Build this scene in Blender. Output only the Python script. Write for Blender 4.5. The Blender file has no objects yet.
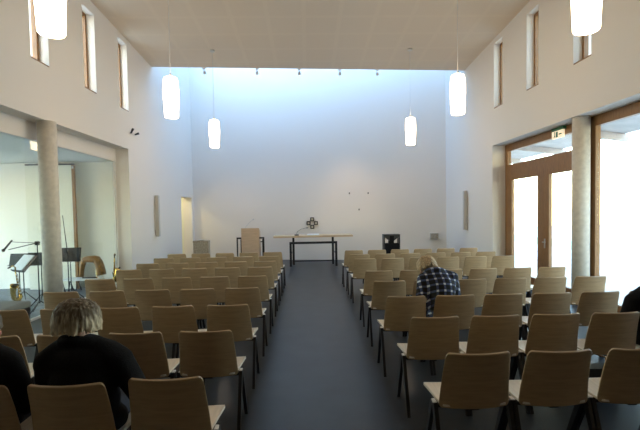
import bpy, bmesh, math, random
from mathutils import Vector, Matrix, Euler
random.seed(7)
R = math.radians
S = bpy.context.scene
COL = S.collection

# ------------------------------------------------------------------ materials
def mat(name, col, rough=.6, metal=0, var=0.0, scale=8, stretch=(1,1,1), bump=0.0, spec=.5, emit=None, estr=0, coat=0):
    m = bpy.data.materials.new(name); m.use_nodes = True
    nt = m.node_tree; b = nt.nodes['Principled BSDF']
    b.inputs['Base Color'].default_value = (*col, 1)
    b.inputs['Roughness'].default_value = rough
    b.inputs['Metallic'].default_value = metal
    b.inputs['Specular IOR Level'].default_value = spec
    b.inputs['Coat Weight'].default_value = coat
    if emit:
        b.inputs['Emission Color'].default_value = (*emit, 1); b.inputs['Emission Strength'].default_value = estr
    if var or bump:
        tc = nt.nodes.new('ShaderNodeTexCoord'); mp = nt.nodes.new('ShaderNodeMapping')
        mp.inputs['Scale'].default_value = stretch
        nz = nt.nodes.new('ShaderNodeTexNoise'); nz.inputs['Scale'].default_value = scale; nz.inputs['Detail'].default_value = 5
        nt.links.new(tc.outputs['Object'], mp.inputs[0]); nt.links.new(mp.outputs[0], nz.inputs['Vector'])
        if var:
            rp = nt.nodes.new('ShaderNodeValToRGB')
            rp.color_ramp.elements[0].position = .3; rp.color_ramp.elements[1].position = .7
            rp.color_ramp.elements[0].color = (*[max(0, c*(1-var)) for c in col], 1)
            rp.color_ramp.elements[1].color = (*[min(1, c*(1+var)) for c in col], 1)
            nt.links.new(nz.outputs['Fac'], rp.inputs[0]); nt.links.new(rp.outputs[0], b.inputs['Base Color'])
        if bump:
            bp = nt.nodes.new('ShaderNodeBump'); bp.inputs['Strength'].default_value = bump; bp.inputs['Distance'].default_value = .01
            nt.links.new(nz.outputs['Fac'], bp.inputs['Height']); nt.links.new(bp.outputs[0], b.inputs['Normal'])
    return m

def glass(name, tint=(.97,.99,.98), refl=.08):
    m = bpy.data.materials.new(name); m.use_nodes = True
    nt = m.node_tree; nt.nodes.remove(nt.nodes['Principled BSDF']); out = nt.nodes['Material Output']
    t = nt.nodes.new('ShaderNodeBsdfTransparent'); t.inputs[0].default_value = (*tint, 1)
    g = nt.nodes.new('ShaderNodeBsdfGlossy'); g.inputs['Roughness'].default_value = .02
    fr = nt.nodes.new('ShaderNodeLayerWeight'); fr.inputs[0].default_value = .5
    pw = nt.nodes.new('ShaderNodeMath'); pw.operation = 'POWER'; pw.inputs[1].default_value = 4; nt.links.new(fr.outputs['Facing'], pw.inputs[0])
    ad = nt.nodes.new('ShaderNodeMath'); ad.operation = 'MULTIPLY_ADD'; ad.inputs[1].default_value = .6; ad.inputs[2].default_value = refl*.5; nt.links.new(pw.outputs[0], ad.inputs[0])
    mm = nt.nodes.new('ShaderNodeMath'); mm.operation = 'MULTIPLY'; mm.inputs[1].default_value = 1.0
    mx = nt.nodes.new('ShaderNodeMixShader')
    nt.links.new(ad.outputs[0], mm.inputs[0]); nt.links.new(mm.outputs[0], mx.inputs[0])
    nt.links.new(t.outputs[0], mx.inputs[1]); nt.links.new(g.outputs[0], mx.inputs[2])
    nt.links.new(mx.outputs[0], out.inputs[0])
    return m

def plaid(name):
    m = bpy.data.materials.new(name); m.use_nodes = True
    nt = m.node_tree; b = nt.nodes['Principled BSDF']; b.inputs['Roughness'].default_value = .85
    tc = nt.nodes.new('ShaderNodeTexCoord'); sp = nt.nodes.new('ShaderNodeSeparateXYZ'); nt.links.new(tc.outputs['Object'], sp.inputs[0])
    def M(op, a, b_):
        n = nt.nodes.new('ShaderNodeMath'); n.operation = op
        for i, v in enumerate((a, b_)):
            if v is None: continue
            if isinstance(v, (int, float)): n.inputs[i].default_value = v
            else: nt.links.new(v, n.inputs[i])
        return n.outputs[0]
    zz = M('ADD', sp.outputs['Z'], M('MULTIPLY', sp.outputs['Y'], .6))
    xx = M('ADD', sp.outputs['X'], M('MULTIPLY', sp.outputs['Y'], .12))
    def line(v, f, w): return M('LESS_THAN', M('FRACT', M('MULTIPLY', v, f), None), w)
    a = line(xx, 12.5, .30); c = line(zz, 12.5, .30)
    s = M('ADD', a, c)
    rp = nt.nodes.new('ShaderNodeValToRGB'); rp.color_ramp.interpolation = 'CONSTANT'
    e = rp.color_ramp.elements; e[0].position = 0; e[0].color = (.006,.007,.013,1); e[1].position = .3; e[1].color = (.055,.075,.16,1)
    n = e.new(.8); n.color = (.62,.66,.72,1)
    nt.links.new(M('MULTIPLY', s, .5), rp.inputs[0]); nt.links.new(rp.outputs[0], b.inputs['Base Color'])
    return m

def hair_mat(name, crown, tip, z0, z1):
    m = mat(name, crown, .6); nt = m.node_tree; b = nt.nodes['Principled BSDF']
    tc = nt.nodes.new('ShaderNodeTexCoord'); sp = nt.nodes.new('ShaderNodeSeparateXYZ'); nt.links.new(tc.outputs['Object'], sp.inputs[0])
    mp = nt.nodes.new('ShaderNodeMapping'); mp.inputs['Scale'].default_value = (3,3,.4)
    nz = nt.nodes.new('ShaderNodeTexNoise'); nz.inputs['Scale'].default_value = 26; nt.links.new(tc.outputs['Object'], mp.inputs[0]); nt.links.new(mp.outputs[0], nz.inputs['Vector'])
    mr = nt.nodes.new('ShaderNodeMapRange'); mr.inputs['From Min'].default_value = z1; mr.inputs['From Max'].default_value = z0; nt.links.new(sp.outputs['Z'], mr.inputs['Value'])
    ad = nt.nodes.new('ShaderNodeMath'); ad.operation = 'MULTIPLY_ADD'; ad.inputs[1].default_value = 1.5; ad.inputs[2].default_value = -.75; nt.links.new(nz.outputs['Fac'], ad.inputs[0])
    a2 = nt.nodes.new('ShaderNodeMath'); a2.operation = 'ADD'; a2.use_clamp = True; nt.links.new(ad.outputs[0], a2.inputs[0]); nt.links.new(mr.outputs[0], a2.inputs[1])
    mx = nt.nodes.new('ShaderNodeValToRGB'); mx.color_ramp.elements[0].color = (*crown, 1); mx.color_ramp.elements[1].color = (*tip, 1)
    nt.links.new(a2.outputs[0], mx.inputs[0]); nt.links.new(mx.outputs[0], b.inputs['Base Color']); return m

def ceiling_mat(name):
    m = mat(name, (.79,.69,.56), .9)
    nt = m.node_tree; b = nt.nodes['Principled BSDF']
    tc = nt.nodes.new('ShaderNodeTexCoord'); br = nt.nodes.new('ShaderNodeTexBrick')
    br.offset = 0; br.inputs['Scale'].default_value = 1; br.inputs['Brick Width'].default_value = .8; br.inputs['Row Height'].default_value = .8
    br.inputs['Mortar Size'].default_value = .07; br.inputs['Mortar Smooth'].default_value = .6
    br.inputs['Color1'].default_value = (.765,.665,.54,1); br.inputs['Color2'].default_value = (.77,.67,.545,1); br.inputs['Mortar'].default_value = (.79,.69,.56,1)
    nt.links.new(tc.outputs['Object'], br.inputs[0]); nt.links.new(br.outputs[0], b.inputs['Base Color'])
    return m

M = dict(
 wall = mat('wall_plaster', (.82,.775,.715), .9, bump=.02, scale=60),
 annexwall = mat('annex_plaster', (.87,.86,.80), .9),
 rear = mat('rear_darkened', (.22,.17,.12), .7, var=.2, scale=4, stretch=(6,6,1)),  # unseen wall, colour darkened to keep light off the chair backs
 ceil = ceiling_mat('ceiling_plaster'),
 floor = mat('floor_linoleum', (.036,.041,.046), .38, var=.16, scale=3, bump=.01, spec=.32),
 annexfloor = mat('annex_floor', (.16,.18,.20), .5, var=.3, scale=5),
 oak = mat('oak_veneer', (.45,.32,.185), .42, var=.10, scale=5, stretch=(1.2,6,14), spec=.4),
 seat = mat('oak_seat_lit', (.80,.72,.60), .32, var=.08, scale=5, stretch=(12,1.2,6), spec=.4),  # paler than the backrest oak; lamplight on the seats put into the colour
 black = mat('black_steel', (.012,.012,.014), .4, spec=.5),
 hook = mat('pale_plastic', (.75,.73,.69), .4),
 frame = mat('window_oak', (.26,.13,.045), .45, var=.2, scale=6, stretch=(8,8,1)),
 sill = mat('sill_oak', (.28,.16,.08), .5, var=.15, scale=6),
 conc = mat('column_concrete', (.66,.62,.54), .8, var=.09, scale=14, bump=.15),
 glass = glass('window_glass'),
 annexglass = glass('annex_glass', (.955,.975,.95), .05), roofglass = glass('tinted_roof_glass', (.86,.95,1.0), .05),  # roof tint added to turn the daylight over the altar bluer
 steel = mat('brushed_steel', (.6,.6,.6), .3, metal=1),
 speaker = mat('speaker_beige', (.56,.53,.47), .6),
 altar = mat('altar_oak', (.62,.47,.30), .5, var=.08, scale=4, stretch=(1,10,10)),
 lect = mat('lectern_wood', (.60,.44,.32), .5, var=.08, scale=4, stretch=(1,8,8)),
 stone = mat('font_stone', (.42,.37,.29), .85, var=.25, scale=25, bump=.3),
 paper = mat('paper', (.85,.88,.9), .7),
 book = mat('book_cover', (.16,.10,.08), .6),
 brass = mat('brass', (.75,.50,.15), .25, metal=1, var=.1, scale=20),
 brown = mat('brown_varnish', (.27,.13,.03), .35, var=.45, scale=18),
 cord = mat('lamp_cable', (.75,.73,.70), .5),
 cloth_black = mat('black_wool', (.009,.009,.011), .95, var=.3, scale=120, bump=.3, spec=.15),
 coat_dark = mat('dark_coat', (.008,.008,.010), .9, var=.3, scale=90, bump=.2, spec=.15),
 jeans = mat('dark_trousers', (.02,.025,.04), .9),
 blouse = plaid('plaid_flannel'),
 skin = mat('skin', (.55,.32,.23), .55),
 skin2 = mat('ruddy_skin', (.52,.20,.15), .55),
 eye = mat('eye_white', (.8,.8,.78), .2), iris = mat('iris', (.05,.08,.08), .2),
 lip = mat('lips', (.42,.15,.13), .5),
 shoe = mat('shoe_leather', (.015,.013,.012), .4),
 hairblond = mat('blond_hair', (.42,.31,.18), .6, var=.45, scale=26, stretch=(3,3,.5)),
 hairash = hair_mat('ash_blond_hair', (.085,.062,.036), (.78,.68,.50), 1.04, 1.21),
 hairgrey = mat('grey_hair', (.12,.11,.10), .7, var=.3, scale=30),
 bench = mat('bench_grey', (.20,.21,.19), .8),
 doorwhite = mat('door_white', (.80,.80,.70), .6),
 green = mat('sign_green', (.01,.15,.06), .4),
 signlit = mat('sign_lit', (.8,.75,.5), .4, emit=(1,.82,.6), estr=.45),
 lamp = mat('lamp_glass', (.9,.9,.88), .4, emit=(1,.74,.46), estr=11),
 led = mat('spot_lens', (.9,.9,.9), .3, emit=(1,.85,.65), estr=2),
 wallhook = mat('dark_metal', (.10,.09,.08), .4, metal=.6),
 paving = mat('paving', (.86,.81,.72), .9, var=.1, scale=2),
 grass = mat('lawn', (.50,.58,.36), .95, var=.3, scale=6),
 facade = mat('facade_render', (.72,.72,.70), .9),
 canopy = mat('canopy_timber', (.42,.38,.36), .7, var=.15, scale=3),
 hedge = mat('hedge_leaves', (.10,.17,.05), .9, var=.5, scale=20, bump=1),
 bagleather = mat('bag_leather', (.02,.018,.018), .45), strap = mat('tan_strap', (.30,.16,.07), .5),
)

# ------------------------------------------------------------------ mesh helpers
class MB:
    def __init__(s): s.bm = bmesh.new()
    def poly(s, pts, z0, z1):
        """vertical prism from a plan outline; z may be a callable(x, y)"""
        f = lambda z, p: z(*p) if callable(z) else z
        lo = [s.bm.verts.new((p[0], p[1], f(z0, p))) for p in pts]; hi = [s.bm.verts.new((p[0], p[1], f(z1, p))) for p in pts]
        n = len(pts); s.bm.faces.new(lo[::-1]); s.bm.faces.new(hi)
        for i in range(n): s.bm.faces.new((lo[i], lo[(i+1) % n], hi[(i+1) % n], hi[i]))
        return s
    def box(s, x0, x1, y0, y1, z0, z1, bev=0):
        x0, x1 = sorted((x0, x1)); y0, y1 = sorted((y0, y1)); z0, z1 = sorted((z0, z1))
        b = bmesh.new(); r = bmesh.ops.create_cube(b, size=1, matrix=Matrix.Translation(((x0+x1)/2, (y0+y1)/2, (z0+z1)/2)) @ Matrix.Diagonal((x1-x0, y1-y0, z1-z0, 1)))
        if bev: bmesh.ops.bevel(b, geom=b.edges[:], offset=bev, segments=2, affect='EDGES', profile=.5)
        s.merge(b); return s
    def merge(s, b):
        mp = {v: s.bm.verts.new(v.co) for v in b.verts}
        for f in b.faces:
            nf = s.bm.faces.new([mp[v] for v in f.verts]); nf.smooth = f.smooth
        b.free()
    def frustum(s, a, b, ra, rb, n=12, caps=True, hemi=False, sq=None):
        """tapered tube a->b, optionally with hemispherical ends; sq=(wx,wy) flattening along local axes"""
        a, b = Vector(a), Vector(b); d = b-a; L = d.length
        if L < 1e-6: d = Vector((0,0,1)); L = 1e-6
        d = d.normalized(); up = Vector((0,0,1)) if abs(d.z) < .95 else Vector((0,1,0))
        u = d.cross(up).normalized(); v = d.cross(u).normalized()
        if sq: su, sv = sq
        else: su = sv = 1
        rings = []
        st = []
        if hemi:
            for k in range(1, 4): t = k*math.pi/8; st.append((a - d*ra*math.cos(t), ra*math.sin(t)))
        st += [(a, ra), (b, rb)]
        if hemi:
            for k in (3, 2, 1): t = k*math.pi/8; st.append((b + d*rb*math.cos(t), rb*math.sin(t)))
        for c, r in st:
            rings.append([s.bm.verts.new(c + (u*math.cos(2*math.pi*i/n)*su + v*math.sin(2*math.pi*i/n)*sv)*r) for i in range(n)])
        for r0, r1 in zip(rings, rings[1:]):
            for i in range(n):
                f = s.bm.faces.new((r0[i], r1[i], r1[(i+1) % n], r0[(i+1) % n])); f.smooth = True
        if caps: s.bm.faces.new(rings[0]); s.bm.faces.new(rings[-1][::-1])
        return s
    def tube(s, pts, r, n=8):
        pts = [Vector(p) for p in pts]; rs = r if isinstance(r, (list, tuple)) else [r]*len(pts)
        prev = None; rings = []; u = None
        for i, p in enumerate(pts):
            d = (pts[min(i+1, len(pts)-1)] - pts[max(i-1, 0)]).normalized()
            if u is None:
                up = Vector((0,0,1)) if abs(d.z) < .9 else Vector((0,1,0)); u = d.cross(up).normalized()
            else: u = (u - d*u.dot(d)).normalized()
            v = d.cross(u)
            rings.append([s.bm.verts.new(p + (u*math.cos(2*math.pi*k/n)+v*math.sin(2*math.pi*k/n))*rs[i]) for k in range(n)])
        for r0, r1 in zip(rings, rings[1:]):
            for i in range(n):
                f = s.bm.faces.new((r0[i], r0[(i+1) % n], r1[(i+1) % n], r1[i])); f.smooth = True
        s.bm.faces.new(rings[0][::-1]); s.bm.faces.new(rings[-1]); return s
    def lathe(s, prof, c=(0,0,0), n=28):
        rings = [[s.bm.verts.new((c[0]+r*math.cos(2*math.pi*i/n), c[1]+r*math.sin(2*math.pi*i/n), c[2]+z)) for i in range(n)] for r, z in prof]
        for r0, r1 in zip(rings, rings[1:]):
            for i in range(n):
                f = s.bm.faces.new((r0[i], r0[(i+1) % n], r1[(i+1) % n], r1[i])); f.smooth = True
        s.bm.faces.new(rings[0][::-1]); s.bm.faces.new(rings[-1]); return s
    def ell(s, c, r, rot=None, seg=16):
        b = bmesh.new(); m = Matrix.Translation(c) @ (rot.to_4x4() if rot else Matrix.Identity(4)) @ Matrix.Diagonal((*r, 1))
        bmesh.ops.create_uvsphere(b, u_segments=seg, v_segments=seg//2+2, radius=1, matrix=m)
        for f in b.faces: f.smooth = True
        s.merge(b); return s
    def bevel(s, o, seg=2):
        bmesh.ops.bevel(s.bm, geom=[e for e in s.bm.edges if e.calc_face_angle(0) > .6], offset=o, segments=seg, affect='EDGES'); return s
    def build(s, name, m, parent=None, loc=None, rot=None):
        bmesh.ops.recalc_face_normals(s.bm, faces=s.bm.faces[:])
        me = bpy.data.meshes.new(name); s.bm.to_mesh(me); s.bm.free(); me.materials.append(m)
        o = bpy.data.objects.new(name, me); COL.objects.link(o)
        if parent: o.parent = parent
        if loc: o.location = loc
        if rot: o.rotation_euler = rot
        return o

def tag(o, label, cat, group=None, kind=None):
    o['label'] = label; o['category'] = cat
    if group: o['group'] = group
    if kind: o['kind'] = kind
    return o
def empty(name, loc, label, cat, group=None, rz=0):
    o = bpy.data.objects.new(name, None); COL.objects.link(o); o.empty_display_size = .1
    o.location = loc; o.rotation_euler = (0,0,rz); return tag(o, label, cat, group)
def struct(o): o['kind'] = 'structure'; return o
def dup(root, loc, label, group=None, rz=None):
    r = root.copy(); COL.objects.link(r); r.location = loc; r['label'] = label
    if rz is not None: r.rotation_euler.z = rz
    if group: r['group'] = group
    for ch in list(root.children):
        c = ch.copy(); COL.objects.link(c); c.parent = r
        for g in ch.children:
            d = g.copy(); COL.objects.link(d); d.parent = c
    return r

# ------------------------------------------------------------------ room
XL, XR = -4.3, 4.75
yb = lambda x: 16.3 + (x-XL)*(-1.8/(XR-XL))          # altar wall, slightly skewed
ye = lambda x: 12.3 + (x-XL)*(.45/(XR-XL))          # front edge of the ceiling
BROT = math.atan2(-1.8, XR-XL)
zc = lambda x, y: 5.88 + .06*(12.4-y)                # ceiling slopes down to the altar
Y0 = -3.2; TOP = 7.9

def wall_y(x0, x1, y0, y1, z0, z1, holes):
    """wall running along y with rectangular holes (ya, yb, za, zb)"""
    mb = MB(); cuts = sorted({y0, y1, *[h[0] for h in holes], *[h[1] for h in holes]})
    for a, b in zip(cuts, cuts[1:]):
        hs = sorted((h[2], h[3]) for h in holes if h[0] <= a+1e-6 and h[1] >= b-1e-6)
        z = z0
        for h0, h1 in hs:
            if h0 > z+1e-4: mb.box(x0, x1, a, b, z, h0)
            z = max(z, h1)
        if z < z1-1e-4: mb.box(x0, x1, a, b, z, z1)
    return mb
WL = [(c-.24, c+.24) for c in (5.56, 7.185, 8.81, 10.39)]
WR = [(c-.24, c+.24) for c in (5.68, 7.284, 8.90, 10.5)]
CZ0, CZ1 = 4.25, 5.86
LO = (3.4, 10.52, 0, 3.34); RO = (3.0, 10.83, 0, 3.345); LD = (14.73, 16.05, 0, 2.34)
struct(wall_y(XL-.32, XL, Y0, 16.6, 0, TOP, [LO, LD] + [(a, b, CZ0, CZ1) for a, b in WL]).build('wall_left', M['wall']))
struct(wall_y(XR, XR+.45, Y0, 16.6, 0, TOP, [RO] + [(a, b, CZ0, CZ1) for a, b in WR]).build('wall_right', M['wall']))
struct(MB().poly([(XL, yb(XL)), (XR, yb(XR)), (XR, yb(XR)+.3), (XL, yb(XL)+.3)], 0, TOP).build('wall_back', M['wall']))
struct(MB().box(XL-.32, XR+.45, Y0-.3, Y0, 0, TOP).build('wall_rear', M['rear']))
struct(MB().box(XL-.32, XR+.45, Y0-.3, 16.6, -.2, 0).build('floor', M['floor']))
struct(MB().poly([(XL, Y0), (XR, Y0), (XR, ye(XR)), (XL, ye(XL))], zc, lambda x, y: zc(x, y)+.22).build('ceiling', M['ceil']))
struct(MB().poly([(XL, ye(XL)-.25), (XR, ye(XR)-.25), (XR, ye(XR)-.002), (XL, ye(XL)-.002)], 6.11, TOP).build('wall_skylight', M['wall']))
# roof over hall and the glazed roof light above the altar
struct(MB().poly([(XL-.32, Y0-.3), (XR+.45, Y0-.3), (XR+.45, ye(XR)), (XL-.32, ye(XL))], TOP, TOP+.2).build('trim_roof', M['facade']))
sk = MB()
for k in range(6):
    x = XL + (XR-XL)*k/5
    xa = min(max(x-.03, XL), XR-.06)
    sk.poly([(xa, ye(x)), (xa+.06, ye(x)), (xa+.06, yb(x)), (xa, yb(x))], TOP, TOP+.1)
wsk = struct(sk.build('window_1', M['steel']))
MB().poly([(XL, ye(XL)), (XR, ye(XR)), (XR, yb(XR)), (XL, yb(XL))], TOP+.1, TOP+.12).build('pane', M['roofglass'], wsk)

def portal(loc, rot, sx, sy):
    l = bpy.data.lights.new('window_portal', 'AREA'); l.shape = 'RECTANGLE'; l.size = sx; l.size_y = sy; l.cycles.is_portal = True
    o = bpy.data.objects.new('window_portal', l); COL.objects.link(o); o.location = loc; o.rotation_euler = rot
portal((.2, 13.9, TOP+.09), (0,0,0), 9.0, 3.6)

# clerestory windows
n = 2
for side, ws in ((-1, WL), (1, WR)):
    for a, b in ws:
        xi = XL if side < 0 else XR
        g0, g1 = xi+side*.16, xi+side*.24
        mb = MB()
        mb.box(g0, g1, a, a+.055, CZ0, CZ1).box(g0, g1, b-.055, b, CZ0, CZ1)
        mb.box(g0, g1, a+.055, b-.055, CZ1-.06, CZ1).box(g0, g1, a+.055, b-.055, CZ0, CZ0+.07)
        w = struct(mb.build('window_%d' % n, M['frame']))
        MB().box(xi+side*.003, g0, a+.002, b-.002, CZ0, CZ0+.025).build('window_sill', M['sill'], w)
        MB().box(xi+side*.195, xi+side*.205, a+.055, b-.055, CZ0+.07, CZ1-.06).build('pane', M['glass'], w)
        portal((xi+side*.27, (a+b)/2, (CZ0+CZ1)/2), (0, R(90)*(-side) if side > 0 else R(-90), 0) if False else (0, R(90) if side > 0 else R(-90), 0), CZ1-CZ0, b-a)
        n += 1

# right glazing: double door, transom light, large window
GX0, GX1 = 5.08, 5.17
mb = MB()
mb.box(GX0, GX1, 10.70, 10.83, 0, 3.34).box(GX0, GX1, 7.40, 7.55, 0, 3.34)
mb.box(GX0, GX1, 7.55, 10.70, 3.17, 3.34).box(GX0, GX1, 7.55, 10.70, 2.67, 2.83)
dr = struct(mb.build('door_1', M['frame']))
MB().box(5.12, 5.13, 7.55, 10.70, 2.83, 3.17).build('pane', M['glass'], dr)
for a, b in ((7.555, 9.017), (9.023, 10.695)):
    lf = MB(); wa_, wb_ = (.20, .22) if a < 8 else (.22, .27)
    lf.box(5.05, 5.12, a, a+wa_, .01, 2.665).box(5.05, 5.12, b-wb_, b, .01, 2.665)
    lf.box(5.05, 5.12, a+wa_, b-wb_, 2.44, 2.665).box(5.05, 5.12, a+wa_, b-wb_, .01, .17)
    lo = lf.build('door_leaf', M['frame'], dr)
    MB().box(5.08, 5.09, a+wa_, b-wb_, .17, 2.44).build('pane', M['glass'], lo)
hd = MB(); hd.box(5.035, 5.05, 8.92, 8.96, .88, 1.08, .004).tube([(5.04, 8.94, 1.01), (4.99, 8.94, 1.01), (4.985, 8.92, 1.01), (4.985, 8.81, 1.01)], .01)
hd.build('door_handle', M['steel'], dr)
mb = MB().box(GX0, GX1, 3.0, 7.40, 3.16, 3.34).box(GX0, GX1, 3.0, 7.40, 0, .12).box(GX0, GX1, 3.0, 3.12, .12, 3.16).box(GX0, GX1, 5.2, 5.3, .12, 3.16)
wb = struct(mb.build('window_10', M['frame']))
MB().box(5.12, 5.13, 5.3, 7.40, .12, 3.16).build('pane', M['glass'], wb)
MB().box(5.12, 5.13, 3.12, 5.2, .12, 3.16).build('pane', M['glass'], wb)
portal((5.22, 9.2, 1.65), (0, R(90), 0), 3.0, 3.1)
portal((5.22, 5.3, 1.65), (0, R(90), 0), 3.0, 4.4)

# columns
for nm, x, lb in (('column', -4.36, 'round rough concrete column before the glazed music room on the left'), ('column', 4.92, 'round rough concrete column between the wooden double door and the large window')):
    y = 7.16 if x < 0 else 7.62
    y = 7.38 if x < 0 else 7.55
    o = MB().lathe([(.145, 0), (.145, 3.34)], n=36).build(nm, M['conc'], loc=(x, y, 0)); tag(o, lb, 'column', 'concrete columns'); o['kind'] = 'structure'
# exit sign on the transom frame
s = empty('exit_sign', (5.03, 8.43, 3.12), 'small lit green and cream exit sign above the wooden double door', 'sign')
MB().box(-.03, .04, -.2, .2, .15, .21).build('housing', M['green'], s)
MB().box(-.025, .01, -.19, .19, 0, .149).build('sign_face', M['signlit'], s)
p = MB(); p.box(-.028, -.026, -.15, -.05, .06, .085).poly([(-.028, -.19), (-.026, -.19), (-.026, -.188), (-.028, -.188)], .06, .08)
p.box(-.028, -.026, -.02, .05, .02, .13).box(-.028, -.026, .08, .10, .03, .12); p.ell((-.027, .09, .125), (.002, .014, .014), seg=10); p.tube([(-.027, .12, .03), (-.027, .09, .07), (-.027, .07, .03)], .004)
p.build('pictogram', M['green'], s)

# side music room on the left behind glass
AX = -9.6
beam = MB().box(XL-.40, XL-.30, 3.4, 10.52, 3.04, 3.34)
struct(beam.build('trim_1', M['wall']))
wg = struct(MB().box(XL-.37, XL-.33, 10.44, 10.52, 0, 3.04).box(XL-.37, XL-.33, 7.73, 7.77, 0, 3.04).box(XL-.37, XL-.33, 3.4, 10.52, 0, .04).build('window_11', M['hook']))
MB().box(XL-.355, XL-.345, 3.4, 7.73, .04, 3.04).build('pane', M['annexglass'], wg)
MB().box(XL-.355, XL-.345, 7.77, 10.44, .04, 3.04).build('pane', M['annexglass'], wg)
struct(MB().box(AX, XL-.32, 3.1, 10.8, -.2, -.001).build('floor_annex', M['annexfloor']))
struct(MB().box(AX, XL-.40, 3.1, 10.8, 3.05, 3.2).build('ceiling_annex', M['annexwall']))
struct(MB().box(AX, XL-.32, 10.56, 10.8, 0, 3.04).build('wall_annex_back', M['annexwall']))
struct(MB().box(AX, XL-.32, 3.1, 3.4, 0, 3.04).build('wall_annex_rear', M['annexwall']))
struct(wall_y(AX-.3, AX, 3.1, 10.8, 0, 3.2, [(3.8, 10.2, .1, 2.9)]).build('wall_annex_left', M['annexwall']))
wa = MB()
for y in (3.8, 5.93, 8.06, 10.14): wa.box(AX-.2, AX-.14, y, y+.06, .1, 2.9)
wa.box(AX-.2, AX-.14, 3.86, 10.14, .1, .16).box(AX-.2, AX-.14, 3.86, 10.14, 2.84, 2.9)
wo = struct(wa.build('window_12', M['frame'])); MB().box(AX-.175, AX-.165, 3.86, 10.14, .16, 2.84).build('pane', M['glass'], wo)  # window added out of view to bring daylight into the side room
portal((AX-.25, 7.0, 1.5), (0, R(-90), 0), 2.8, 6.4)
d2 = struct(MB().box(-6.62, -5.54, 10.28, 10.32, .01, 2.94).build('door_2', M['doorwhite']))
MB().box(-5.54, -5.48, 10.27, 10.33, .01, 2.94).build('door_edge', M['frame'], d2)
MB().box(-6.62, -5.48, 10.28, 10.32, 2.95, 2.98).build('track', M['black'], d2)
MB().lathe([(.02,0),(.02,.05)], c=(-5.50, 10.25, 2.86), n=10).build('pulley', M['steel'], d2)
# vestry behind the slit door in the left wall
struct(MB().box(-6.6, XL-.32, 14.2, 14.3, 0, 2.8).build('wall_vestry_near', M['doorwhite']))
struct(MB().box(-6.6, XL-.32, 16.5, 16.6, 0, 2.8).build('wall_vestry_far', M['doorwhite']))
struct(MB().box(-6.7, -6.6, 14.2, 16.6, 0, 2.8).build('wall_vestry_left', M['doorwhite']))
struct(MB().box(-6.7, XL-.32, 14.2, 16.6, 2.8, 2.9).build('ceiling_vestry', M['doorwhite']))
struct(MB().box(-6.7, XL-.32, 14.2, 16.6, -.2, -.001).build('floor_vestry', M['annexfloor']))
vl = empty('ceiling_lamp', (-5.3, 15.4, 2.70), 'round glowing ceiling lamp inside the side room behind the altar door', 'lamp')
MB().lathe([(.16, 0), (.2, .03), (.2, .06)]).build('diffuser', mat('vestry_lamp', (.9,.9,.8), .4, emit=(1,.86,.52), estr=40), vl)
MB().lathe([(.21, .06), (.21, .098)]).build('base', M['hook'], vl)

# ------------------------------------------------------------------ outside
struct(MB().box(5.2, 40, -6, 40, -.25, -.03).build('ground', M['paving']))
struct(MB().box(11, 13.5, -10, 60, -.04, -.015).build('ground_lawn', M['grass']))
struct(MB().box(-40, AX-.3, -6, 40, -.25, -.03).build('ground_left', M['paving']))
cn = MB()
cn.poly([(5.25, 1), (7.6, 1), (7.6, 20), (5.25, 20)], lambda x, y: 3.75-(x-5.2)*.12, lambda x, y: 3.82-(x-5.2)*.12)
cv = empty('canopy', (0,0,0), 'grey timber canopy outside above the glazed doors on the right', 'canopy')
cn.build('roof_deck', M['canopy'], cv)
for y in (2.5, 5.0, 7.5, 10, 12.5, 15, 17.5):
    MB().poly([(5.25, y), (7.7, y), (7.7, y+.1), (5.25, y+.1)], lambda x, yy: 3.58-(x-5.2)*.12, lambda x, yy: 3.745-(x-5.2)*.12).build('rafter', M['canopy'], cv)
for y in (2.5, 17.5): MB().box(7.45, 7.57, y, y+.1, -.03, 3.31).build('post', M['canopy'], cv)
# ------------------------------------------------------------------ chairs
def corner(u, v, ru, rv):
    """round the outer corners of the unit square (u in -1..1, v in 0..1)"""
    for (cu, cv) in ((1, 1), (-1, 1), (1, 0), (-1, 0)):
        du = (u*cu - (1-ru))/ru; dv = ((v if cv else 1-v) - (1-rv))/rv
        if du > 0 and dv > 0:
            a = du*math.sqrt(1-dv*dv/2); b = dv*math.sqrt(1-du*du/2)
            return cu*((1-ru)+a*ru), ((1-rv)+b*rv if cv else 1-((1-rv)+b*rv))
    return u, v
def shell(fn, us, vs, th, ru, rv):
    """curved board; fn(u, v) -> point, th along the normal"""
    mb = MB(); bm = mb.bm; P = {}
    for i, u in enumerate(us):
        for j, v in enumerate(vs): P[i, j] = Vector(fn(*corner(u, v, ru, rv)))
    top, bot = {}, {}
    for (i, j), p in P.items():
        uu, vv = us[i], vs[j]; e = .01
        a, b = corner(uu, vv, ru, rv)
        nrm = (Vector(fn(a+e, b))-Vector(fn(a-e, b))).cross(Vector(fn(a, b+e))-Vector(fn(a, b-e))).normalized()
        top[i, j] = bm.verts.new(p+nrm*th/2); bot[i, j] = bm.verts.new(p-nrm*th/2)
    I, J = len(us)-1, len(vs)-1
    for i in range(I):
        for j in range(J):
            for d, rev in ((top, 0), (bot, 1)):
                q = [d[i, j], d[i+1, j], d[i+1, j+1], d[i, j+1]]
                f = bm.faces.new(q[::-1] if rev else q); f.smooth = True
    ring = [(i, 0) for i in range(I)] + [(I, j) for j in range(J)] + [(i, J) for i in range(I, 0, -1)] + [(0, j) for j in range(J, 0, -1)]
    for k in range(len(ring)):
        a, b = ring[k], ring[(k+1) % len(ring)]
        bm.faces.new((top[a], bot[a], bot[b], top[b]))
    return mb
US = [-1,-.98,-.95,-.9,-.6,-.3,0,.3,.6,.9,.95,.98,1]; VS = [0,.02,.05,.1,.35,.65,.88,.93,.97,1]
back_fn = lambda u, v: (u*(.233-.027*v), .085-.085*v+.012*math.sin(v*math.pi)+.045*u*u, .452+.386*v)
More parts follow.
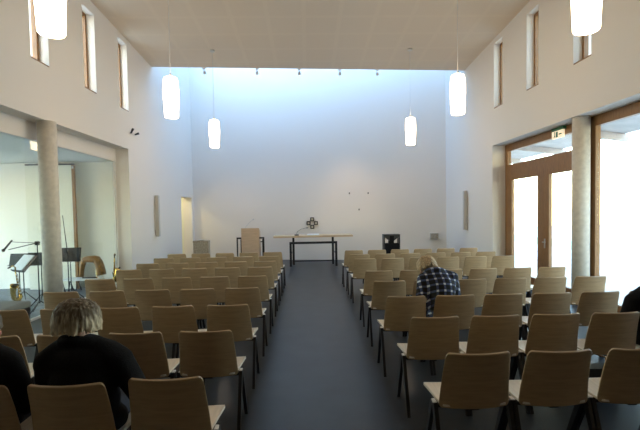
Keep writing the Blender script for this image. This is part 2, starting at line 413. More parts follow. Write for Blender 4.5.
seat_fn = lambda u, v: (u*(.216+.041*v), .10+.345*v, .476-.012*math.cos(v*math.pi*1.0)*(1 if v < .5 else .6)+.006*u*u-.012*(1-u*u)*math.sin(v*math.pi)-(.015 if v > .97 else 0))
def leg_bar(mb, a, b, wa, wb, t=.026):
    a, b = Vector(a), Vector(b); d = (b-a).normalized(); n = Vector((1,0,0)); s_ = d.cross(n).normalized()
    q = []
    for c, w in ((a, wa), (b, wb)):
        q.append([mb.bm.verts.new(c + s_*w*sx/2 + n*t*sy/2) for sx, sy in ((-1,-1),(1,-1),(1,1),(-1,1))])
    mb.bm.faces.new(q[0]); mb.bm.faces.new(q[1][::-1])
    for i in range(4): mb.bm.faces.new((q[0][i], q[1][i], q[1][(i+1) % 4], q[0][(i+1) % 4]))
    return mb
def make_chair():
    t = empty('chair', (0,0,0), 'oak chair', 'chair')
    shell(seat_fn, US, VS, .014, .14, .12).build('seat', M['seat'], t)
    shell(back_fn, US, VS, .013, .10, .11).build('backrest', M['oak'], t)
    for sx in (-1, 1):
        for fy in (-.02, .40):
            leg_bar(MB(), (sx*.248, .18+(.018 if fy > .1 else -.018), .465), (sx*.248, fy, 0), .050, .024).build('leg', M['black'], t)
        MB().box(sx*.232, sx*.257, .16, .23, .452, .472, .004).box(sx*.244, sx*.259, .16, .18, .424, .454, .003).build('link_hook', M['hook'], t)
    MB().box(-.25, .25, .165, .195, .430, .450).box(-.03, .03, .11, .36, .430, .450).build('seat_frame', M['black'], t)
    return t
proto = make_chair(); first = True
LROW = [2.34, 3.28, 4.21, 5.16, 6.12, 7.11, 7.96, 8.86, 9.73]
RROW = [2.61, 3.53, 4.42, 5.42, 6.36, 8.01, 8.84, 9.76]
NTH = ['aisle seat', 'second seat from the aisle', 'third seat from the aisle', 'fourth seat from the aisle', 'fifth seat from the aisle', 'sixth seat from the aisle']
def rown(i, n):
    names = {0: 'rearmost row, nearest the camera', 1: 'second row from the camera', 2: 'third row from the camera', 3: 'fourth row from the camera'}
    if i in names: return names[i]
    k = n-1-i
    return ['front row nearest the altar', 'second row from the altar', 'third row from the altar', 'fourth row from the altar', 'fifth row from the altar'][k]
def put(x, y, label, group, rz):
    global first
    if first:
        proto.location = (x, y, 0); proto.rotation_euler.z = rz; proto['label'] = label; proto['group'] = group; first = False; return proto
    return dup(proto, (x, y, 0), label, group, rz)
def LX(c, y): return -.813 - .545*c
RX0 = [1.07, 1.07, 1.03, 1.045, 1.065, 1.08, 1.075, 1.055]; RDX = [.53, .525, .525, .531, .534, .532, .536, .536]
def RX(c, i): return RX0[i] + RDX[i]*c
special = {('L',0,1): 'oak chair carrying the blond person in the black coat, left block',
           ('L',0,2): 'oak chair under the dark-clad person at the left photo edge',
           ('R',2,1): 'oak chair carrying the person in the plaid shirt, right block',
           ('R',1,4): 'oak chair under the black-clad person at the right photo edge'}
for i, y in enumerate(LROW):
    cs = 3 if i == 0 else (4 if i == 1 else 5)
    for c in range(cs):
        lb = special.get(('L', i, c), 'oak chair, left block: %s in the %s' % (NTH[c], rown(i, 9)))
        near = i == 0 and c > 0                       # the rearmost row stands slightly askew
        put(LX(c, y)+(.022*c if near else 0), y-(.05 if near else 0), lb, 'oak chairs left of the aisle', random.uniform(-.003, .003))
for i, y in enumerate(RROW):
    cs = [3, 5, 6, 6, 6, 6, 6, 6][i]
    for c in range(cs):
        lb = special.get(('R', i, c), 'oak chair, right block: %s in the %s' % (NTH[c], rown(i, 8)))
        put(RX(c, i), y, lb, 'oak chairs right of the aisle', random.uniform(-.003, .003))

# ------------------------------------------------------------------ pendants and spots
pi_ = 0
names = {(-1,0): 'nearest pendant lamp on the left, cut by the photo top', (-1,1): 'middle white pendant lamp of the left row', (-1,2): 'farthest white pendant lamp of the left row',
         (1,0): 'nearest pendant lamp on the right, cut by the photo top', (1,1): 'middle white pendant lamp of the right row', (1,2): 'farthest white pendant lamp of the right row'}
lamp0 = None
for side, x in ((-1, -2.375), (1, 2.755)):
    for k, y in enumerate((4.16, 7.72, 11.25)):
        h = zc(x, y)
        t = empty('pendant_lamp', (x, y, 3.46), names[side, k], 'lamp', 'white pendant lamps')
        MB().lathe([(.108, 0), (.118, .015), (.126, .2), (.134, .38), (.134, .5), (.124, .63), (.114, .685), (.09, .70)], n=32).build('lamp_shade', M['lamp'], t)
        MB().lathe([(.03, .70), (.03, .74), (.012, .77)], n=14).build('cap', M['hook'], t)
        MB().frustum((0,0,.77), (0,0,h-3.46-.04), .0045, .0045, n=8).build('cable', M['cord'], t)
        MB().lathe([(.06, h-3.46-.045), (.06, h-3.46-.002)], n=18).build('ceiling_rose', M['hook'], t)
for k, (x, tx, tz, pw) in enumerate(((-2.86, -3.0, 1.2, 75), (-1.37, -1.9, .9, 45), (-.16, .1, 1.0, 40), (1.02, 1.5, 1.9, 110), (2.13, 3.0, 1.4, 45))):
    y = ye(x)+.05
    t = empty('spotlight', (x, y, 5.86), ('leftmost', 'second from left', 'middle', 'second from right', 'rightmost')[k] + ' small spotlight at the ceiling edge before the skylight', 'spotlight', 'small spotlights along the ceiling edge')
    d = (Vector((tx, yb(tx), tz)) - Vector((x, y, 5.82))).normalized()
    MB().box(-.035, .035, -.06, 0, -.02, .06).build('bracket', M['hook'], t)
    MB().frustum((0,0,-.05), Vector((0,0,-.05))+d*.09, .035, .04, n=16).build('housing', M['hook'], t)
    MB().frustum(Vector((0,0,-.05))+d*.0905, Vector((0,0,-.05))+d*.094, .034, .034, n=16).build('lens', M['led'], t)
    l = bpy.data.lights.new('spot', 'SPOT'); l.energy = pw; l.color = (1, .72, .45); l.spot_size = R(38); l.spot_blend = 1; l.shadow_soft_size = .04
    o = bpy.data.objects.new('spot_light', l); COL.objects.link(o); o.location = Vector((x, y, 5.81))+d*.11; o.rotation_euler = d.to_track_quat('-Z', 'Y').to_euler()

# ------------------------------------------------------------------ altar end
a = empty('altar_table', (.17, 13.55, 0), 'long thin oak altar slab on black steel frames', 'table')
MB().box(-1.27, 1.27, 0, .85, .925, .985, .006).build('tabletop', M['altar'], a)
f = MB(); r = .035
f.box(-.76, -.69, -.0, .05, 0, .77).box(.69, .76, -.0, .05, 0, .77).box(-.76, .76, 0, .05, .72, .79); f.build('front_frame', M['black'], a)
for x in (-.65, .65): MB().box(x-.035, x+.035, .5, .56, 0, .925).build('leg', M['black'], a)
MB().box(-.615, .615, .51, .55, .10, .14).build('bottom_rail', M['black'], a)
MB().box(-.72, -.69, .05, .5, .40, .44).box(.69, .72, .05, .5, .40, .44).build('side_rail', M['black'], a)
m_ = empty('altar_microphone', (-.36, 13.75, .985), 'small gooseneck microphone on the left part of the altar', 'microphone')
MB().box(-.07, .07, -.05, .05, 0, .035, .008).build('base', M['black'], m_)
MB().tube([(0,0,.03), (.02,0,.12), (.14,0,.2), (.30,0,.235)], .006).build('gooseneck', M['black'], m_)
MB().ell((.34,0,.24), (.045,.012,.012)).build('capsule', M['black'], m_)
b = empty('altar_book', (.17, 13.8, .985), 'open book lying in the middle of the altar slab', 'book')
MB().box(-.2, .2, -.13, .13, 0, .012).build('cover', M['speaker'], b)
MB().box(-.19, -.004, -.12, .12, .012, .035, .006).box(.004, .19, -.12, .12, .012, .035, .006).build('pages', M['paper'], b)
def onwall(x, z, off=0): return Vector((x, yb(x)-off, z))
c = MB()
q = .068
for cx, cz in ((-.135, 0), (.135, 0), (0, .135), (0, -.135)):
    c.box(cx-q, cx+q, -.03, 0, cz+q-.028, cz+q).box(cx-q, cx+q, -.03, 0, cz-q, cz-q+.028)
    c.box(cx-q, cx-q+.028, -.03, 0, cz-q+.028, cz+q-.028).box(cx+q-.028, cx+q, -.03, 0, cz-q+.028, cz+q-.028)
tag(c.build('wall_cross', M['black'], loc=onwall(.17, 1.33, .002), rot=(0,0,BROT)), 'black cross of four open squares on the wall above the altar', 'cross')
for k, (x, z, lb) in enumerate(((1.5, 2.37, 'tiny dark wall hook, upper left of three beside the cross'), (2.15, 2.36, 'tiny dark wall hook, upper right of three beside the cross'), (1.83, 1.79, 'tiny dark wall hook, lowest of three beside the cross'))):
    h = MB(); h.box(-.02, .02, -.012, 0, -.03, .03, .003).tube([(0,-.01,-.01), (0,-.05,-.02), (0,-.06,.02)], .007)
    tag(h.build('wall_hook', M['wallhook'], loc=onwall(x, z, .002), rot=(0,0,BROT)), lb, 'hook', 'tiny hooks on the altar wall')
w = empty('wall_box', onwall(4.35, .73, .002), 'small beige box mounted low on the altar wall at the right', 'box', rz=BROT)
MB().box(-.14, .14, -.12, 0, 0, .21, .008).build('housing', M['speaker'], w); MB().box(-.12, .12, -.125, -.12, .02, .19).build('front_plate', M['stone'], w)

l = empty('lectern', (-1.79, 13.3, 0), 'beige wooden lectern in black steel frames left of the altar', 'lectern')
MB().poly([(-.275, .0), (.275, .0), (.275, .42), (-.275, .42)], .30, lambda x, y: 1.265-y*.30).bevel(.006).build('body', M['lect'], l)
for sx in (-1, 1):
    MB().box(sx*.39, sx*.43, .02, .07, 0, .98).box(sx*.275, sx*.39, .02, .07, .93, .98).build('leg', M['black'], l)
    MB().box(sx*.33, sx*.36, .34, .38, 0, .90).box(sx*.275, sx*.36, .34, .38, .80, .83).build('leg', M['black'], l)
MB().box(-.39, .39, .03, .06, .06, .09).build('bottom_rail', M['black'], l)
MB().tube([(-.18, .2, 1.16), (-.16, .2, 1.3), (-.02, .2, 1.46), (.04, .2, 1.5)], .006).ell((.08, .2, 1.53), (.04,.014,.014), Euler((0,-.6,0)).to_matrix()).build('microphone', M['steel'], l)
MB().box(-.26, .26, .04, .36, 1.255, 1.262).build('reading_top', M['lect'], l) if False else None
ft = empty('stone_font', (-3.13, 12.6, 0), 'rough square stone pedestal font beside the narrow lit door', 'font')
MB().box(-.24, .21, 0, .22, 0, .88, .012).build('pedestal', M['stone'], ft)
MB().box(-.245, .215, -.005, .225, .88, .95, .01).build('rim', M['stone'], ft)
MB().lathe([(.05,0),(.09,.02),(.10,.03)], c=(-.015,.11,.945), n=24).build('basin', M['steel'], ft)

bs = empty('black_stand', (2.38, 12.0, 0), 'black boxy stand with two light triangular gaps behind the right chair block', 'stand')
k = MB().box(-.23, -.20, 0, .28, .3, 1.06).box(.20, .23, 0, .28, .3, 1.06).box(-.23, .23, 0, .28, 1.02, 1.06)
k.build('case', M['black'], bs)
MB().box(-.20, .20, .0, .28, .5, .80).poly([(-.06,.02),(.06,.02),(.06,.26),(-.06,.26)], .80, 1.02).build('amplifier', M['coat_dark'], bs)
for sx in (-1, 1):
    v = MB(); bm = v.bm
    tri = [(sx*.06, .88), (sx*.20, .985), (sx*.20, 1.02), (sx*.06, 1.02)]
    A = [bm.verts.new((x, .02, z)) for x, z in tri]; B = [bm.verts.new((x, .26, z)) for x, z in tri]
    bm.faces.new(A); bm.faces.new(B[::-1])
    for i in range(4): bm.faces.new((A[i], A[(i+1)%4], B[(i+1)%4], B[i]))
    v.build('gusset', M['black'], bs)
MB().box(-.17, .0, .03, .25, 0, .5).build('foot', M['black'], bs)

def speaker(x, y, sx, lb):
    t = empty('column_speaker', (x, y, 1.12), lb, 'loudspeaker', 'slim wall loudspeakers')
    MB().box(0, sx*.02, -.04, .04, .2, .95).build('bracket', M['hook'], t)
    MB().box(sx*.02, sx*.11, -.06, .06, 0, 1.16, .006).build('cabinet', M['speaker'], t)
    MB().box(sx*.11, sx*.116, -.05, .05, .02, 1.14).build('grille', M['speaker'], t)
speaker(XL+.001, 12.2, 1, 'slim tall beige loudspeaker on the left wall'); speaker(XR-.001, 12.57, -1, 'slim tall beige loudspeaker on the right wall')
sn = empty('wall_sensor', (XL+.001, 10.75, 3.72), 'small dark double ended fixture high on the left wall beside the opening', 'fixture')
MB().box(0, .03, -.12, .12, 0, .05, .005).build('bracket', M['hook'], sn)
MB().frustum((.03,-.11,.02), (.10,-.15,.12), .018, .03, n=12).build('head', M['black'], sn); MB().frustum((.03,.11,.02), (.12,.15,.06), .018, .03, n=12).build('head', M['black'], sn)

# ------------------------------------------------------------------ music corner
def tripod(mb, h, r=.25, z=.22, ph=0):
    for k in range(3):
        a_ = ph + k*2*math.pi/3
        mb.tube([(0,0,z), (r*math.cos(a_), r*math.sin(a_), .01)], .009, 6)
    mb.frustum((0,0,z-.05), (0,0,h), .011, .009, n=8); return mb
def music_stand(x, y, h, w, d, tilt, rz, label):
    t = empty('music_stand', (x, y, 0), label, 'music stand', 'music stands in the side room', rz)
    tripod(MB(), h).build('tripod', M['black'], t)
    ds = MB().box(-w/2, w/2, -.006, .006, 0, d, .003).box(-w/2, w/2, -.05, -.006, 0, .012).build('desk', M['black'], t, loc=(0, -.015, h-.06), rot=(R(-tilt),0,0))
    return t
music_stand(-5.03, 9.15, .84, .42, .30, 12, .05, 'black music stand at the right, before the panelled door edge')
music_stand(-5.85, 8.9, .80, .55, .26, 15, .0, 'black music stand behind the pillar, at the far left')
music_stand(-5.3, 8.6, .84, .50, .26, 15, .15, 'black music stand half hidden by the concrete column, in the side room')
st = music_stand(-5.08, 7.62, .84, .38, .30, 42, -.55, 'music stand holding white sheet music at the left photo edge')
sm = empty('sheet_music', (-5.08, 7.62, 0), 'open white sheet music folder lying on the tilted music stand', 'sheet music', rz=-.55)
g = MB().box(-.19, .15, -.03, -.012, .015, .34, .002).build('pages', M['paper'], sm, loc=(0, -.025, .792), rot=(R(-42),0,0))
g = MB().box(-.20, .23, -.011, -.0065, .013, .35).build('cover', M['book'], sm, loc=(0, -.025, .792), rot=(R(-42),0,0))
mc = empty('boom_microphone', (-4.80, 7.7, 0), 'black microphone on a boom stand beside the concrete column', 'microphone')
tripod(MB(), 1.28, .3, .25, .4).build('tripod', M['black'], mc)
MB().tube([(.05,0,1.29), (-.05,0,1.27), (-.50,0,1.17)], .008).tube([(-.0,0,1.28), (-.35,0,1.30), (-.46,0,1.31)], .005).box(-.03,.03,-.03,.03,1.24,1.31,.008).build('boom', M['black'], mc)
MB().frustum((-.44,0,1.33), (-.57,0,1.18), .014, .018, n=12, hemi=True).ell((-.59,0,1.16), (.03,.03,.03)).build('microphone_body', M['black'], mc)
mp_ = empty('microphone_stand', (-4.86, 8.75, 0), 'straight black microphone stand before the wooden door edge', 'microphone stand')
tripod(MB(), 1.0, .28, .22, 1.0).build('tripod', M['black'], mp_); MB().frustum((0,0,1.0), (-.07,0,1.76), .009, .007, n=8).build('pole', M['black'], mp_)

def sax(loc, rz, label, sc=1.0):
    t = empty('saxophone', loc, label, 'saxophone', 'saxophones on stands', rz)
    pts = [(0,0,.72), (.02,0,.60), (.05,0,.40), (.09,0,.20), (.10,0,.12), (.06,0,.06), (0,0,.06), (-.06,0,.12), (-.09,-.02,.24), (-.10,-.05,.36), (-.10,-.08,.40)]
    rs = [.012,.017,.024,.033,.038,.042,.045,.048,.052,.065,.085]
    MB().tube([Vector(p)*sc for p in pts], [r_*sc for r_ in rs], 16).build('body', M['brass'], t)
    MB().tube([Vector(p)*sc for p in ((0,0,.72), (.0,0,.80), (-.05,0,.84), (-.12,0,.82))], [.012,.011,.010,.009]).build('neck', M['brass'], t)
    MB().frustum(Vector((-.11,0,.822))*sc, Vector((-.17,0,.80))*sc, .014, .010).build('mouthpiece', M['black'], t)
    kk = MB()
    for i in range(7): kk.ell(Vector((.0+.012*i, -.035, .64-.07*i))*sc, (.016,.01,.016), seg=10)
    kk.tube([Vector((.01,-.035,.66))*sc, Vector((.09,-.045,.2))*sc], .004); kk.build('keys', M['steel'], t)
    MB().ell(Vector((-.10,-.088,.415))*sc, Vector((.07,.02,.055))*sc, Euler((.9,0,0)).to_matrix()).build('bell_shade', M['black'], t)  # black fill, the shade inside the bell put in as colour
    tr = MB()
    for k_ in range(3): a_ = k_*2.09+.5; tr.tube([(0.02,0,.05), (.02+.17*math.cos(a_), .17*math.sin(a_), -loc[2]+.009)], .008, 6)
    tr.tube([(.02,0,.02), (.07,.04,.30*sc)], .008, 6); tr.build('stand', M['black'], t)
    return t
sax((-4.93, 7.3, .30), 1.25, 'brass saxophone on a floor stand below the sheet music', .75)
sax((-4.47, 9.95, .19), 2.2, 'brass saxophone standing beside the brown arched instrument', .8)
lb_ = empty('low_bench', (-5.22, 9.98, 0), 'low white topped bench on black zigzag legs in the side room', 'bench')
MB().box(-.42, .40, -.2, .2, .27, .30, .004).build('bench_top', M['paper'], lb_)
for sx in (-.38, -.2, .3): MB().tube([(sx-.05,-.17,0), (sx,-.15,.27), (sx+.07,-.17,0.0)], .012, 6).tube([(sx-.05,.17,0), (sx,.15,.27), (sx+.07,.17,0.0)], .012, 6).build('leg', M['black'], lb_)
ar = empty('arched_instrument', (-5.02, 9.98, .30), 'golden brown arched instrument lying on the low white bench', 'instrument')
pts = []; rs = []
for i in range(15):
    t_ = math.pi*i/14; pts.append((-.22*math.cos(t_)*1.0, 0, .10+.34*min(1, math.sin(t_)*1.25))); rs.append(.05+.055*(i/14))
pts[0] = (-.23,0,.035); pts[-1] = (.23,0,.07)
MB().tube(pts, rs, 14).build('bow', M['brown'], ar)
MB().tube([(-.18,-.05,.02), (.15,-.05,.02)], .015).build('foot_bar', M['black'], ar)
bn = empty('padded_bench', (-3.98, 5.55, 0), 'grey topped black bench at the left photo edge beside the chairs', 'bench')
MB().box(-.27, .20, -.25, .35, .52, .61, .03).build('cushion', M['bench'], bn)
MB().box(-.26, .19, -.24, .34, .46, .52, .01).build('frame', M['black'], bn)
for sx in (-.23, .16):
    for sy in (-.21, .31): MB().box(sx-.02, sx+.02, sy-.02, sy+.02, 0, .46).build('leg', M['black'], bn)
hb = empty('handbag', (2.65, 3.86, 0), 'black handbag with tan strap on the floor under the right chairs', 'bag')
MB().poly([(-.18,-.07),(.18,-.07),(.18,.07),(-.18,.07)], 0, .26).bevel(.03, 3).build('body', M['bagleather'], hb)
MB().tube([(-.12,0,.25), (-.11,0,.34), (0,0,.38), (.11,0,.34), (.12,0,.25)], .010).build('strap', M['strap'], hb)

# ------------------------------------------------------------------ people
def fuse(name, mb, voxel, smooth, m, parent=None, noise=None):
    bm = mb.bm; bmesh.ops.recalc_face_normals(bm, faces=bm.faces[:])
    me = bpy.data.meshes.new('tmp'); bm.to_mesh(me); bm.free()
    o = bpy.data.objects.new('tmp', me); COL.objects.link(o)
    rm = o.modifiers.new('r', 'REMESH'); rm.mode = 'VOXEL'; rm.voxel_size = voxel; rm.use_smooth_shade = True
    if smooth: sm_ = o.modifiers.new('s', 'SMOOTH'); sm_.factor = .6; sm_.iterations = smooth
    dg = bpy.context.evaluated_depsgraph_get(); dg.update()
    nm = bpy.data.meshes.new_from_object(o.evaluated_get(dg))
    bpy.data.objects.remove(o); bpy.data.meshes.remove(me)
    if noise:
        from mathutils import noise as N
        amp, sc = noise
        nrm = [v.normal.copy() for v in nm.vertices]
        for v, n_ in zip(nm.vertices, nrm): v.co += n_ * amp * N.noise(Vector((v.co.x*sc[0], v.co.y*sc[1], v.co.z*sc[2])))
    nm.materials.clear(); nm.materials.append(m); nm.name = name
    for p_ in nm.polygons: p_.use_smooth = True; p_.material_index = 0
    r = bpy.data.objects.new(name, nm); COL.objects.link(r)
    if parent: r.parent = parent
    return r
V = Vector
def hand(mb, wrist, d, palm, side, curl=.5):
    """palm, four fingers of unequal length, thumb from the side of the palm near its base"""
    d = V(d).normalized(); palm = V(palm); palm = (palm - d*palm.dot(d)).normalized(); s_ = d.cross(palm).normalized()*side
    w = V(wrist)
    for k in (-1.2, -.4, .4, 1.2): mb.frustum(w+s_*k*.012, w+d*.085+s_*k*.019, .015, .0125, n=8, hemi=True)
    for k, L in ((-1.5, .075), (-.5, .085), (.5, .08), (1.5, .062)):
        p0 = w+d*.088+s_*k*.018; a1 = (d+palm*curl*.5).normalized(); a2 = (d+palm*curl*1.6).normalized(); a3 = (d*.6+palm*curl*2.4).normalized()
        p1 = p0+a1*L*.48; p2 = p1+a2*L*.3; p3 = p2+a3*L*.24
        mb.frustum(p0, p1, .0095, .0088, n=8, hemi=True).frustum(p1, p2, .0088, .008, n=8, hemi=True).frustum(p2, p3, .008, .007, n=8, hemi=True)
    t0 = w+d*.02-s_*.022; t1 = t0+(d*.6-s_*.8+palm*.3).normalized()*.04; t2 = t1+(d*.9-s_*.3+palm*.4).normalized()*.03
    mb.frustum(t0, t1, .014, .011, n=8, hemi=True).frustum(t1, t2, .011, .009, n=8, hemi=True)
def person(x, y, label, J, garment, gname, hairm, hairlen, hairw, skinm='skin', bulk=1.0, collar=True, nstr=90, gvox=.011, trousers='jeans', gnoise=(.010,(9,9,7))):
    """J: joints in chair-local coordinates"""
    g = lambda k: V(J[k])
    hc = g('head'); hr = Euler(J.get('hrot', (0,0,0))).to_matrix()
    H = lambda p: hc + hr @ V(p)
    b = MB()
    # skull, jaw, brow, nose, chin, lips, ears (face looks along +y)
    b.ell(H((0,-.010,.022)), (.074,.092,.090), hr).ell(H((0,.022,-.045)), (.056,.062,.062), hr)
    b.ell(H((0,.062,-.090)), (.024,.022,.020), hr).ell(H((0,.074,.020)), (.048,.018,.014), hr)
    b.frustum(H((0,.084,.012)), H((0,.108,-.026)), .008, .013, n=10, hemi=True)
    for sx in (-1, 1):
        b.ell(H((sx*.038,.060,-.022)), (.024,.026,.022), hr); b.ell(H((sx*.076,-.004,-.010)), (.010,.018,.030), hr)
        b.ell(H((sx*.010,.100,-.028)), (.008,.010,.008), hr)
    b.ell(H((0,.083,-.052)), (.024,.010,.006), hr).ell(H((0,.081,-.064)), (.020,.010,.007), hr)
    nb, ch, pv = g('neck'), g('chest'), g('pelvis')
    b.frustum(H((0,-.018,-.045)), nb, .050, .056, n=14, hemi=True)
    b.ell((nb+ch)/2, (.15,.085,.11)).ell(ch, (.145,.095,.15)).ell((ch+pv)/2, (.13,.09,.15)).ell(pv, (.165,.11,.11))
    for sx, k in ((-1, 'l'), (1, 'r')):
        sh, el, wr = g('sh_'+k), g('el_'+k), g('wr_'+k)
        b.frustum(nb+V((sx*.03,0,-.01)), sh, .045, .045, n=12, hemi=True).frustum(sh, el, .042, .034, n=12, hemi=True).frustum(el, wr, .034, .023, n=12, hemi=True)
        d_ = (wr-el).normalized(); hd_ = V(J.get('hd_'+k, d_))
        hand(b, wr+hd_.normalized()*.015, hd_, J.get('palm', (0,0,-1)), sx)
        hp, kn, an = g('hip_'+k), g('kn_'+k), g('an_'+k)
        b.frustum(hp, kn, .075, .052, n=14, hemi=True).frustum(kn, an, .050, .034, n=14, hemi=True)
        b.frustum(an, an+V((0,.13,-.035)), .034, .028, n=10, hemi=True)
    root = fuse('person', b, .0065, 3, M[skinm]); root.location = (x, y, 0)
    tag(root, label, 'person')
    # eyes
    for sx in (-1, 1):
        e = MB().ell(H((sx*.030,.071,.000)), (.0125,.0125,.0125), seg=14).build('eye', M['eye'], root)
        MB().ell(H((sx*.030,.0815,.000)), (.0055,.003,.0055), hr, seg=10).build('iris', M['iris'], e)
    # garment
    c = MB(); k_ = bulk
    c.ell((nb*.55+ch*.45), (.175*k_,.115*k_,.12)).ell(ch, (.175*k_,.135*k_,.17)).ell((ch+pv)/2, (.170*k_,.135*k_,.16)).ell(pv+V((0,.0,.0)), (.20*k_,.145,.115))
    for sx, k in ((-1, 'l'), (1, 'r')):
        sh, el, wr = g('sh_'+k), g('el_'+k), g('wr_'+k)
        c.frustum(nb+V((sx*.05,0,-.01)), sh, .066*k_, .074*k_, n=14, hemi=True).frustum(ch+V((sx*.05,0,.05)), sh+V((0,0,-.03)), .10*k_, .068*k_, n=14, hemi=True)
        c.frustum(sh, el, .070*k_, .056*k_, n=14, hemi=True).frustum(el, wr, .056*k_, .040*k_, n=14, hemi=True)
    if collar:
        for i in range(10):
            a_ = 2*math.pi*i/10; a2 = 2*math.pi*(i+1)/10
            pc = lambda q: nb + V((.085*math.cos(q), .075*math.sin(q)+.0, .022+.022*(-math.sin(q))))
            c.frustum(pc(a_), pc(a2), .034, .034, n=8, hemi=True)
    fuse(gname, c, gvox, 4, M[garment], root, gnoise)
    tr = MB()
    for k in 'lr':
        hp, kn, an = g('hip_'+k), g('kn_'+k), g('an_'+k)
        tr.frustum(hp, kn, .085, .066, n=14, hemi=True).frustum(kn, an+V((0,0,.03)), .064, .052, n=14, hemi=True)
    tr.ell(pv+V((0,.01,-.01)), (.175,.125,.09))
    fuse('trousers', tr, .012, 3, M[trousers], root)
    for k in 'lr':
        an = g('an_'+k); sx = -1 if k == 'l' else 1
        s_ = MB().frustum(an+V((0,-.02,-.045)), an+V((0,.15,-.055)), .042, .036, n=12, hemi=True, sq=(1,.75)).ell(an+V((0,-.01,-.02)), (.042,.05,.05))
        so = fuse('shoe', s_, .008, 2, M['shoe'], root)
        zm = min(v.co.z for v in so.data.vertices)
        for v in so.data.vertices:
            if v.co.z < .004: v.co.z = .004
    # hair: cap plus strands that flow down from the crown
    h = MB(); h.ell(H((0,-.022,.032)), (hairw*.93,.104,.098), hr)
    rnd = random.Random(hash(label) % 1 + 5)
    for i in range(nstr):
        a_ = R(200)*(i/(nstr-1)-.5)*1.28 - math.pi/2 + rnd.uniform(-.05,.05)       # around the back and sides
        L = hairlen*rnd.uniform(.62,1.2)
        pts = [V((.02*math.cos(a_), .0, .132))]
        for t_ in (.25,.5,.75,1.0):
            el_ = math.pi/2*(1-t_)
            pts.append(V((math.cos(a_)*hairw*math.cos(el_)*1.0, -.015+math.sin(a_)*.108*math.cos(el_), .030+.104*math.sin(el_))))
        for t_ in (.5, 1.0):
            fl = 1+.16*t_*rnd.uniform(-.4,1.3)
            pts.append(V((math.cos(a_)*hairw*fl, -.015+math.sin(a_)*.106*fl, .030-L*t_)))
        rr = rnd.uniform(.8,1.2)
        h.tube([H(p_) for p_ in pts], [q_*rr for q_ in (.006,.010,.012,.012,.012,.011,.004)], 6)
    fuse('hair', h, .0055, 1, M[hairm], root, (.006,(70,70,14)))
    return root
base = dict(pelvis=(0,.24,.55), hip_l=(-.09,.26,.54), hip_r=(.09,.26,.54), kn_l=(-.12,.66,.545), kn_r=(.12,.66,.545), an_l=(-.12,.62,.10), an_r=(.12,.62,.10))
# blond woman in black coat (left block, rearmost row)
person(LX(1, 0)+.045, LROW[0]-.05, 'person with short ash blond hair in a black coat, seen from behind', dict(base, chest=(0,.20,.80), neck=(-.02,.20,1.005), head=(-.045,.235,1.128), hrot=(-.12,0,.05),
    sh_l=(-.195,.20,.90), sh_r=(.20,.20,.905), el_l=(-.25,.27,.69), el_r=(.31,.22,.69), wr_l=(-.10,.50,.66), wr_r=(.285,.32,.50), hd_l=(.6,.7,-.1), hd_r=(-.05,.3,-.8), palm=(-.3,0,-1)),
    'cloth_black', 'coat', 'hairash', .082, .118, bulk=1.13)
# dark figure at the left edge
person(LX(2, 0)-.03, LROW[0]-.03, 'ruddy-faced person in a dark coat cut off by the left photo edge', dict(base, chest=(0,.20,.78), neck=(0,.22,.955), head=(-.02,.28,1.075), hrot=(-.2,0,-.1),
    sh_l=(-.18,.20,.90), sh_r=(.18,.20,.895), el_l=(-.25,.28,.66), el_r=(.25,.21,.64), wr_l=(-.10,.50,.64), wr_r=(.13,.45,.60), hd_l=(.6,.7,-.1), hd_r=(-.6,.7,-.1)),
    'coat_dark', 'coat', 'hairgrey', .02, .080, skinm='skin2', bulk=1.05)
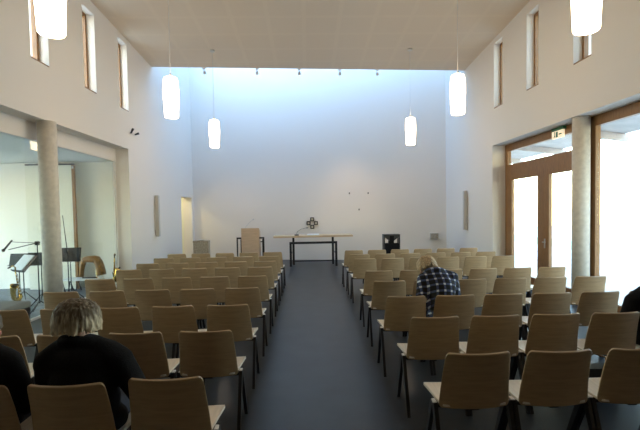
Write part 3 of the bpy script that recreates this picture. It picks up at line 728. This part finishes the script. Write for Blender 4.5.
# plaid shirt, bending forward (right block)
person(RX(1, 2)-.05, RROW[2], 'person in a blue and white plaid shirt bending forward among the chairs', dict(base, pelvis=(0,.26,.56), chest=(-.03,.32,.85), neck=(-.06,.42,1.02), head=(-.12,.53,1.065), hrot=(-.75,.1,.25),
    sh_l=(-.20,.36,.955), sh_r=(.13,.38,.96), el_l=(-.27,.26,.72), el_r=(.20,.44,.72), wr_l=(-.19,.42,.585), wr_r=(.08,.60,.63), hd_l=(.2,.8,-.3), hd_r=(-.6,.7,-.1)),
    'blouse', 'plaid_shirt', 'hairblond', .09, .100, bulk=1.03, gvox=.009, gnoise=(.006,(12,12,9)))
# black figure at the right edge
person(RX(4, 1)-.01, RROW[1]+.02, 'person in a black coat cut off by the right photo edge', dict(base, chest=(-.02,.22,.79), neck=(.0,.27,.955), head=(.09,.34,1.085), hrot=(-.3,0,0),
    sh_l=(-.20,.22,.88), sh_r=(.18,.24,.89), el_l=(-.30,.22,.68), el_r=(.25,.28,.66), wr_l=(-.12,.47,.62), wr_r=(.10,.50,.63), hd_l=(.6,.7,-.1), hd_r=(-.6,.7,-.1)),
    'coat_dark', 'coat', 'hairgrey', .05, .088, bulk=1.10)

# ------------------------------------------------------------------ light
w = bpy.data.worlds.new('sky'); S.world = w; w.use_nodes = True; nt = w.node_tree
sky = nt.nodes.new('ShaderNodeTexSky'); sky.sky_type = 'NISHITA'; sky.sun_disc = False; sky.sun_elevation = R(32); sky.sun_rotation = R(200); sky.dust_density = .3; sky.air_density = 1.3; sky.ozone_density = 1.6
nt.links.new(sky.outputs[0], nt.nodes['Background'].inputs[0]); nt.nodes['Background'].inputs[1].default_value = 1.1

# ------------------------------------------------------------------ camera
cam = bpy.data.cameras.new('camera'); co = bpy.data.objects.new('camera', cam); COL.objects.link(co)
cam.sensor_width = 36; cam.lens = 427*36/640; cam.clip_end = 200
PITCH = 2.2
cam.shift_y = (427*math.tan(R(PITCH)) - 3.7)/640
fwd = V((math.sin(R(1.65))*math.cos(R(PITCH)), math.cos(R(1.65))*math.cos(R(PITCH)), -math.sin(R(PITCH))))
q = fwd.to_track_quat('-Z', 'Y').to_matrix()
roll = Matrix.Rotation(R(-1.03), 3, 'Z')
co.matrix_world = Matrix.Translation((0, 0, 1.75)) @ (q @ roll).to_4x4()
S.camera = co
S.view_settings.view_transform = 'Standard'; S.view_settings.look = 'None'; S.view_settings.gamma = 1; S.view_settings.use_curve_mapping = False
S.view_settings.exposure = .42
